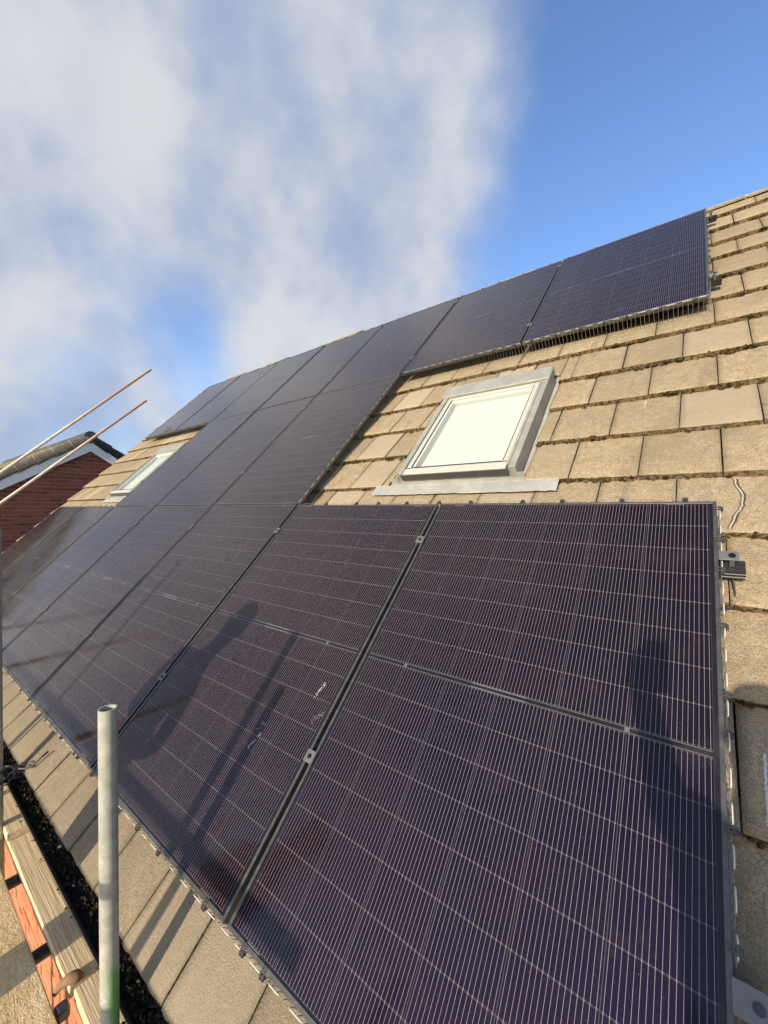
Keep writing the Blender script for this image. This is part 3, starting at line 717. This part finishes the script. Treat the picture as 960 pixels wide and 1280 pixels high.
# ------------------------------------------------------------------ scaffold
PY, OY, DZ = -.205, -1.52, -.56
def pole(x_, y_, z0, z1, name, label, mat_, group, lean=(0, 0)):
    p = thing(name, label, 'scaffold pole', (x_, y_, z1), (lean[0], lean[1], 0), group)
    bm_ = bmesh.new(); pipe(bm_, (0, 0, z0-z1), (0, 0, 0), .02415, .0042, 28); obj('tube', bm_, mat_, p)
    return p
def coupler(parent, z_, ang=0):
    bm_ = bmesh.new(); pipe(bm_, (0, 0, z_-.028), (0, 0, z_+.028), .032, .0075, 16)
    box(bm_, (.028, -.02, z_-.022), (.062, .02, z_+.022)); obj('coupler', bm_, M_RUST, parent).rotation_euler = (0, 0, ang)
pole(-1.421, PY, -3.2, .645, 'scaffold_pole', 'galvanised scaffold pole with open top and green paint low down, in the foreground', M_POLE_G, 'scaffold poles along the eave', (0, -.004))
pole(-3.085, PY, -3.2, 1.114, 'scaffold_pole', 'scaffold pole cut by the left edge of the picture beside the gutter', M_POLE, 'scaffold poles along the eave')
for x_, wh in ((-4.95, 'next left of the one with the cable tangle'), (-6.55, 'farthest left')): pole(x_, PY, -3.2, 1.45, 'scaffold_pole', 'scaffold pole along the eave, '+wh, M_POLE, 'scaffold poles along the eave')
for x_, zt, wh in ((-1.412, 1.245, 'opposite the green marked pole'), (-3.30, 1.34, 'opposite the pole with the cable tangle'), (-5.25, 1.84, 'tallest and farthest left'), (.85, .9, 'shortest, right of the viewpoint')): pole(x_, OY, -3.2, zt, 'scaffold_pole', 'outer scaffold pole on the garden side, '+wh, M_POLE, 'outer scaffold poles')
for zr, nm in ((.512, 'upper'), (.150, 'lower')):
    bm = bmesh.new(); pipe(bm, (-5.6, OY-.05, zr), (-.75, OY-.05, zr), .02415, .004); tag(obj('guard_rail', bm, M_POLE), '%s guard rail tube along the garden side of the platform' % nm, 'guard rail', 'platform guard rails')
# boards that lie along the eave
def plank(xa, xb, y0, y1, ztop, label, mat_=M_PLANK, name='scaffold_board', th=.038, rz=0., cat='scaffold board', group='boards along the gutter'):
    bm_ = bmesh.new(); n_ = max(2, int((xb-xa)/.12)); r_ = random.Random(int(xa*100))
    pr0 = [(y0, ztop-th), (y0, ztop-.004), (y0+.004, ztop), (y1-.004, ztop), (y1, ztop-.004), (y1, ztop-th)]
    rings = []
    for i in range(n_+1):
        xx = xa+(xb-xa)*i/n_; rings.append([bm_.verts.new((xx+(r_.gauss(0, .003) if i in (0, n_) else 0), a+r_.gauss(0, .0008), b+r_.gauss(0, .0006))) for a, b in pr0])
    for i in range(n_):
        for q in range(6): bm_.faces.new((rings[i][q], rings[i+1][q], rings[i+1][(q+1) % 6], rings[i][(q+1) % 6]))
    bm_.faces.new(rings[0]); bm_.faces.new(rings[-1][::-1]); bmesh.ops.recalc_face_normals(bm_, faces=bm_.faces[:])
    o_ = obj(name, bm_, mat_); return tag(o_, label, cat, group)
plank(-6.2, -2.97, -.184, -.060, DZ+.042, 'upper weathered board overlapping another at the far end of the gutter')
plank(-3.4, -1.905, -.182, -.058, DZ, 'long weathered board beside the gutter with a shadow band across it')
plank(-1.872, 1.2, -.176, -.056, DZ+.012, 'nearest weathered board beside the gutter, behind the green marked pole')
for q in range(6):
    y1 = -.236-q*.228
    plank(-6.2, 1.8, y1-.222, y1, DZ-.002+random.gauss(0, .0015), ['muddy deck board next to the gap beside the gutter', 'second muddy deck board from the gutter', 'third muddy deck board from the gutter', 'fourth muddy deck board from the gutter', 'fifth muddy deck board from the gutter', 'outermost muddy deck board of the platform'][q], M_DECK, 'deck_board', .038, 0, 'deck board', 'deck boards of the scaffold platform')
for i, x_ in enumerate((-5.4, -4.1, -2.735, -2.212, -.95, .3)):
    bm = bmesh.new(); pipe(bm, (x_, -1.75, DZ-.066), (x_, .06, DZ-.066), .026, .004)
    lab = {2: 'dark cross tube under the platform, farther of the two in the gap', 3: 'dark cross tube under the platform, nearer of the two in the gap'}.get(i, 'cross tube under the scaffold platform')
    tag(obj('transom', bm, M_GUTTER), lab if i in (2, 3) else {0: 'cross tube under the platform at its far left end', 1: 'cross tube under the platform left of the two in the gap', 4: 'cross tube under the platform right of the two in the gap', 5: 'cross tube under the platform at its near right end'}[i], 'scaffold tube', 'cross tubes under the platform')  # black colour stands in for the deck's shade on these tubes
# rusty board clip and dark clamp
cl_ = thing('board_clip', 'rusty iron clip with dark clamp where two boards meet beside the pole', 'clip', (-1.925, -.165, DZ))
bm = bmesh.new(); tube(bm, [(-.02, -.052, -.02), (-.012, -.03, .004), (.0, -.01, .014), (.012, .008, .015), (.02, .022, .006)], [.010, .014, .019, .021, .012], 9); obj('hook', bm, M_RUST, cl_)
bm = bmesh.new(); box(bm, (.035, -.068, -.05), (.085, -.028, -.005)); bevel(bm, .008); obj('clamp_block', bm, M_CLIP, cl_)
# tangled ties at the second pole
bm = bmesh.new(); r_ = random.Random(8)
for q in range(5):
    c = Vector((-3.06+r_.uniform(-.03, .07), -.165+r_.uniform(-.03, .04), -.235+r_.uniform(-.02, .04))); a0 = r_.uniform(0, 6); ax = Euler((r_.uniform(-.9, .9), r_.uniform(-.9, .9), a0)).to_matrix()
    tube(bm, [c+ax @ Vector((cos(t)*.045, sin(t)*.028, r_.gauss(0, .004))) for t in [2*pi*i/14 for i in range(14)]], .0045, 6, closed=True)
tube(bm, [Vector((-3.03, -.15, -.20)), Vector((-2.99, -.12, -.205)), Vector((-2.96, -.085, -.20)), Vector((-2.95, -.05, -.165)), Vector((-2.93, -.02, -.135))], .006, 6)
tube(bm, [Vector((-3.085+cos(t)*.034, PY+sin(t)*.034, -.215+.006*sin(t*3))) for t in [2*pi*i/16 for i in range(16)]], .007, 6, closed=True)
tag(obj('cable_tangle', bm, M_CABLE), 'tangle of black cable tied to the left scaffold pole over the gutter', 'cable')
# sloping guard rails beyond the left gable
for (a, b, lab) in [((-9.25, -.35, .745), (-9.25, 3.085, 4.196), 'upper sloping guard rail tube against the sky'), ((-9.25, -.30, .32), (-9.25, 2.995, 3.522), 'lower sloping guard rail tube in front of the neighbouring gable')]:
    bm = bmesh.new(); pipe(bm, a, b, .0242, .004, 14); tag(obj('sloping_rail', bm, M_TUBE2), lab, 'guard rail', 'sloping rails at the gable')
for yb, zb in ((-.25, 1.2),):
    pole(-9.302, yb, -3.2, zb, 'scaffold_pole', 'gable scaffold pole carrying the sloping rails', M_POLE, None)

# ------------------------------------------------------------------ neighbouring house
XN = -10.2; SCN = (XN-CP.x)/(-9.638-CP.x)
def nb(y_, z_): return CP.y+(y_-CP.y)*SCN, CP.z+(z_-CP.z)*SCN
ay, az_ = nb(2.085, 2.590); sl = math.tan(radians(32)); cl32, sl32 = cos(radians(32)), sin(radians(32))
HWID = 2.7
nh = thing('neighbour_house', 'red brick house next door, its gable end with white bargeboards facing us', 'house')
bm = bmesh.new(); prof = [(ay-HWID, -3.2), (ay+HWID, -3.2), (ay+HWID, az_-.12-HWID*sl), (ay, az_-.12), (ay-HWID, az_-.12-HWID*sl)]
extrude(bm, prof, XN-8, XN)
for f in bm.faces:
    if abs(f.normal.y) > .9: f.material_index = 1
nw = obj('wall', bm, [M_JOINT_N, M_BRICK_N], nh)
def at(s, off, side): return (ay+side*(s*cl32)+side*off*sl32*1., az_-s*sl32+off*cl32)   # s down the slope from the apex, off outwards
for side in (-1, 1):
    bm = bmesh.new(); L_ = 3.55
    prof = [at(0, 0, side), at(L_, 0, side), at(L_, .11, side), at(-.0, .11, side)]
    extrude(bm, prof, XN-8.2, XN+.10); rf = obj('roof', bm, M_NTILE, nh)
    bm = bmesh.new()
    a0, a1, a2, a3 = at(0, -.002, side), at(L_-.2, -.002, side), at(L_-.2, -.19, side), (ay, az_-.235)
    extrude(bm, [a0, a1, a2, a3], XN+.075, XN+.098); obj('bargeboard', bm, M_WHITE, nh)
    bm = bmesh.new(); extrude(bm, [at(.05, -.165, side), at(L_-.2, -.165, side), at(L_-.2, -.185, side), at(.05, -.185, side)], XN, XN+.075); obj('soffit', bm, M_DARKV, nh)
    n_ = 10
    for i in range(n_):                          # verge caps, one per tile course, lapped
        bm = bmesh.new(); s0, s1 = .02+i*.335, .02+(i+1)*.335+.02
        def cap(s, r_, e): 
            y_, z_ = at(s, .045, side); ax_ = [(XN+.10+r_*.55*cos(a), r_*sin(a)) for a in [pi/2-i2*pi/8 for i2 in range(9)]]
            return [(p[0], y_+p[1]*sl32*side, z_+p[1]*cl32) for p in ax_]
        A = [bm.verts.new(p) for p in cap(s0, .072, 0)]; B = [bm.verts.new(p) for p in cap(s1, .096, 0)]
        for q in range(8): bm.faces.new((A[q], A[q+1], B[q+1], B[q])).smooth = True
        bm.faces.new(A); bm.faces.new(B)
        Bi = [bm.verts.new((XN-.06, p.co.y, p.co.z)) for p in (A[0], B[0])]
        bm.faces.new((A[0], B[0], Bi[1], Bi[0]))
        obj('verge_cap', bm, M_VERGE if side < 0 else M_DARKV, rf)
        if side < 0:
            bm = bmesh.new(); A = [bm.verts.new(p) for p in cap(s1-.030, .0985, 0)]; B = [bm.verts.new(p) for p in cap(s1-.004, .1005, 0)]
            for q in range(8): bm.faces.new((A[q], A[q+1], B[q+1], B[q])).smooth = True
            obj('lap_joint', bm, M_LAP, rf)
bm = bmesh.new(); tube(bm, [(XN-8.2, ay, az_+.06), (XN+.13, ay, az_+.06)], .125, 12); smooth(obj('ridge_cap', bm, M_VERGE, nh))
# thin tile courses on the visible slope
bm = bmesh.new()
for i in range(10):
    s0 = .10+i*.335; p0, p1, p2, p3 = at(s0, .112, -1), at(s0+.36, .128, -1), at(s0+.36, .106, -1), at(s0, .10, -1)
    extrude(bm, [p0, p1, p2, p3], XN-8.2, XN+.07)
obj('tile_courses', bm, M_NTILE, nh)
bm = bmesh.new(); box(bm, (-.006, 0, 0), (.010, .2125, .0635)); bevel(bm, .003); me = bpy.data.meshes.new('brick'); bm.to_mesh(me); bm.free(); me.materials.append(M_BRICK_N)
zc = az_-.19; nbk = 0; r = 0
CZ = .0775
rows_b = []
while nbk < 292 and r < 40:
    z_ = az_-.30-(r+1)*CZ; half = (az_-.2-(z_+.03))/sl
    yl, yr = max(ay-half, nb(.62, 0)[0]), min(ay+half, ay+half)
    yr = min(yr, nb(2.62, 0)[0] - max(0, (r-5))*.075)
    yy = math.floor(yl/.225)*.225+(.1125 if r % 2 else 0)
    while yy < yr:
        if nbk >= 296: break
        if yy+.05 > yl-.2:
            b_ = obj('brick', me, None, nw); b_.location = (XN+random.gauss(0, .0012), yy, z_); nbk += 1
        yy += .225
    r += 1
print('nb bricks', nbk, 'rows', r)

# ------------------------------------------------------------------ people on the platform (behind the camera; their shadows reach the panels)
def lin(*c): return tuple(((v/255)/12.92 if v/255 <= .04045 else ((v/255+.055)/1.055)**2.4) for v in c)
M_SKIN = mat('skin', lambda t: bsdf(t, (.52, .31, .22), .6))
M_JACK = mat('dark_jacket_cloth', lambda t: bsdf(t, t.mix(t.noise(opos(t), 60, 3), (.03, .035, .05), (.05, .055, .075)), .9))
M_TROU = mat('work_trouser_cloth', lambda t: bsdf(t, t.mix(t.noise(opos(t), 60, 3), (.05, .05, .045), (.08, .075, .07)), .9))
M_BOOT = mat('boot_leather', lambda t: bsdf(t, (.06, .04, .025), .7))
M_HAIR = mat('brown_hair', lambda t: bsdf(t, (.05, .03, .018), .8))
def skin_mesh(verts, edges, radii, sub=2):
    me = bpy.data.meshes.new('sk'); me.from_pydata([tuple(v) for v in verts], edges, [])
    o_ = bpy.data.objects.new('sk', me); C.objects.link(o_)
    sk = o_.modifiers.new('s', 'SKIN')
    for i, r_ in enumerate(radii):
        rr = r_ if isinstance(r_, tuple) else (r_, r_); me.skin_vertices[0].data[i].radius = rr
    me.skin_vertices[0].data[0].use_root = True
    sb = o_.modifiers.new('b', 'SUBSURF'); sb.levels = sub; sb.render_levels = sub
    dg = bpy.context.evaluated_depsgraph_get(); out = bpy.data.meshes.new_from_object(o_.evaluated_get(dg))
    bpy.data.objects.remove(o_); return out
def person(J, label, hold=None):
    """J: joint positions in world space"""
    root = thing('person', label, 'person', J['root'])
    off = Vector(J['root']); V, E, R, tagm = [], [], [], []
    def add(p, r_, par=None):
        V.append(Vector(p)-off); R.append(r_)
        if par is not None: E.append((par, len(V)-1))
        return len(V)-1
    hip = add(J['hip'], (.15, .12)); belly = add((Vector(J['hip'])+Vector(J['chest']))/2, (.15, .115), hip); chest = add(J['chest'], (.165, .125), belly)
    up = (Vector(J['neck'])-Vector(J['chest'])).normalized()
    col = add(Vector(J['neck'])-up*.03, (.08, .075), chest); nk = add(J['neck'], .058, col); h0 = add(Vector(J['head'])-up*.05, (.07, .08), nk); h1 = add(Vector(J['head'])+up*.03, (.078, .095), h0); add(Vector(J['head'])+up*.10, (.05, .06), h1)
    for s in ('l', 'r'):
        sh = add(J[s+'sh'], .07, chest); el = add(J[s+'el'], .050, sh); wr = add(J[s+'wr'], .034, el)
        d = (Vector(J[s+'wr'])-Vector(J[s+'el'])).normalized(); curl = Vector(J.get(s+'curl', (0, .5, -.4))).normalized(); sidev = d.cross(curl).normalized()
        pm = add(Vector(J[s+'wr'])+d*.055, (.032, .020), wr)
        for i, (ln, ox) in enumerate(((.070, -.030), (.080, -.010), (.076, .010), (.060, .028))):
            b0 = add(Vector(J[s+'wr'])+d*.095+sidev*ox, .0095, pm); b1 = add(V[b0]+off+d*ln*.5+curl*ln*.22, .0088, b0); add(V[b1]+off+d*ln*.26+curl*ln*.40, .0078, b1)
        t0 = add(Vector(J[s+'wr'])+d*.045-sidev*.038+curl*.01, .0115, pm); add(V[t0]+off+d*.035-sidev*.018+curl*.018, .0095, t0)
        th = add(J[s+'hp'], .098, hip); kn = add(J[s+'kn'], .066, th); an = add(J[s+'an'], .047, kn); he = add(Vector(J[s+'an'])+Vector((0, .015, -.055)), .045, an); add(Vector(J[s+'an'])+Vector((0, .16, -.068)), .036, he)
    me = skin_mesh(V, E, R)
    for mm in (M_JACK, M_TROU, M_SKIN, M_BOOT): me.materials.append(mm)
    hd = Vector(J['neck'])-off; hipz = J['hip'][2]-off.z; wrs = [Vector(J[s+'wr'])-off for s in 'lr']; els = [Vector(J[s+'el'])-off for s in 'lr']
    for p in me.polygons:
        c = p.center; p.use_smooth = True; mi = 0
        if (c-hd).dot(up) > 0: mi = 2
        elif any((c-wq).dot((wq-eq).normalized()) > -.01 and (c-wq).length < .24 for wq, eq in zip(wrs, els)): mi = 2
        elif c.z < .11: mi = 3
        elif c.z < hipz-.02 and not any((c-wq).length < .3 for wq in wrs): mi = 1
        p.material_index = mi
    b = obj('body', me, None, root)
    f = Vector(J.get('face', (0, 1, 0))).normalized(); H = Vector(J['head'])-off; r_ = f.cross(up).normalized()
    bm_ = bmesh.new(); rot = Matrix((r_, f, up)).transposed().to_4x4()
    bmesh.ops.create_uvsphere(bm_, u_segments=20, v_segments=12, radius=1, matrix=Matrix.Translation(H+up*.035-f*.012) @ rot @ Matrix.Diagonal((.088, .104, .105, 1)))
    bmesh.ops.delete(bm_, geom=[v for v in bm_.verts if (v.co-H).dot(f) > .045 and (v.co-H).dot(up) < .065 or (v.co-H).dot(up) < -.05], context='VERTS')
    smooth(obj('hair', bm_, M_HAIR, root))
    bm_ = bmesh.new()
    tube(bm_, [H+f*.082+up*.012, H+f*.103-up*.022, H+f*.088-up*.030], [.007, .013, .008], 8)          # nose
    for s in (-1, 1): tube(bm_, [H+r_*s*.076+up*.02-f*.005, H+r_*s*.086-f*.012+up*.0, H+r_*s*.076-up*.032], [.008, .016, .008], 8)   # ears
    obj('nose_and_ears', bm_, M_SKIN, root)
    for s in (-1, 1):
        bm_ = bmesh.new(); bmesh.ops.create_uvsphere(bm_, u_segments=10, v_segments=8, radius=.012, matrix=Matrix.Translation(H+r_*s*.032+f*.076+up*.012)); obj('eye', bm_, M_PAINT, root)
    bm_ = bmesh.new(); tube(bm_, [H-r_*.025+f*.078-up*.058, H+f*.088-up*.060, H+r_*.025+f*.078-up*.058], [.003, .006, .003], 6); obj('mouth', bm_, mat('lip', lambda t: bsdf(t, (.40, .16, .13), .6)), root)
    return root
z0 = DZ+.0
person(dict(root=(.16, -1.02, z0), hip=(.17, -1.03, z0+.95), chest=(.17, -1.03, z0+1.27), neck=(.20, -1.02, z0+1.57), head=(.215, -1.00, z0+1.70), face=(-.25, .95, -.05),
            lsh=(.045, -1.02, z0+1.53), lel=(.0, -.86, z0+1.46), lwr=(-.052, -.74, z0+1.62), lcurl=(.2, -.1, .5), rsh=(.36, -1.03, z0+1.50), rel=(.42, -1.04, z0+1.17), rwr=(.40, -.93, z0+.95), rcurl=(-.3, .6, -.1),
            lhp=(.08, -1.03, z0+.90), lkn=(.07, -1.01, z0+.50), lan=(.06, -1.06, z0+.10), rhp=(.26, -1.03, z0+.90), rkn=(.28, -1.01, z0+.50), ran=(.29, -1.07, z0+.10)),
       'person in dark jacket holding up a phone, standing behind the viewpoint')
ph = bpy.data.objects.new('phone', None)
bm = bmesh.new(); box(bm, (-.036, -.0042, -.073), (.036, .0042, .073)); bevel(bm, .003, 2)
ph = tag(obj('phone', bm, M_CLIP), 'black phone held up in portrait', 'phone'); bpy.data.objects.remove(bpy.data.objects['phone']) if False else None
ph.matrix_world = Matrix.Translation(CP-CF*.012+CR*.020-CU*.055) @ Matrix(((CR.x, CF.x, CU.x, 0), (CR.y, CF.y, CU.y, 0), (CR.z, CF.z, CU.z, 0), (0, 0, 0, 1)))
person(dict(root=(-2.12, -.88, z0), hip=(-2.14, -.88, z0+.93), chest=(-2.07, -.88, z0+1.20), neck=(-1.98, -.87, z0+1.42), head=(-1.925, -.85, z0+1.57), face=(-.2, 1, -.2),
            lsh=(-2.22, -.88, z0+1.33), lel=(-2.29, -.86, z0+1.08), lwr=(-2.13, -.74, z0+1.0), lcurl=(.4, .4, .2), rsh=(-1.94, -.88, z0+1.27), rel=(-1.90, -.86, z0+1.02), rwr=(-1.98, -.70, z0+.92), rcurl=(-.4, .4, .2),
            lhp=(-2.21, -.88, z0+.88), lkn=(-2.17, -.86, z0+.48), lan=(-2.16, -.91, z0+.10), rhp=(-2.07, -.88, z0+.88), rkn=(-2.07, -.86, z0+.48), ran=(-2.07, -.91, z0+.10)),
       'person in dark jacket leaning on the platform left of the viewpoint')
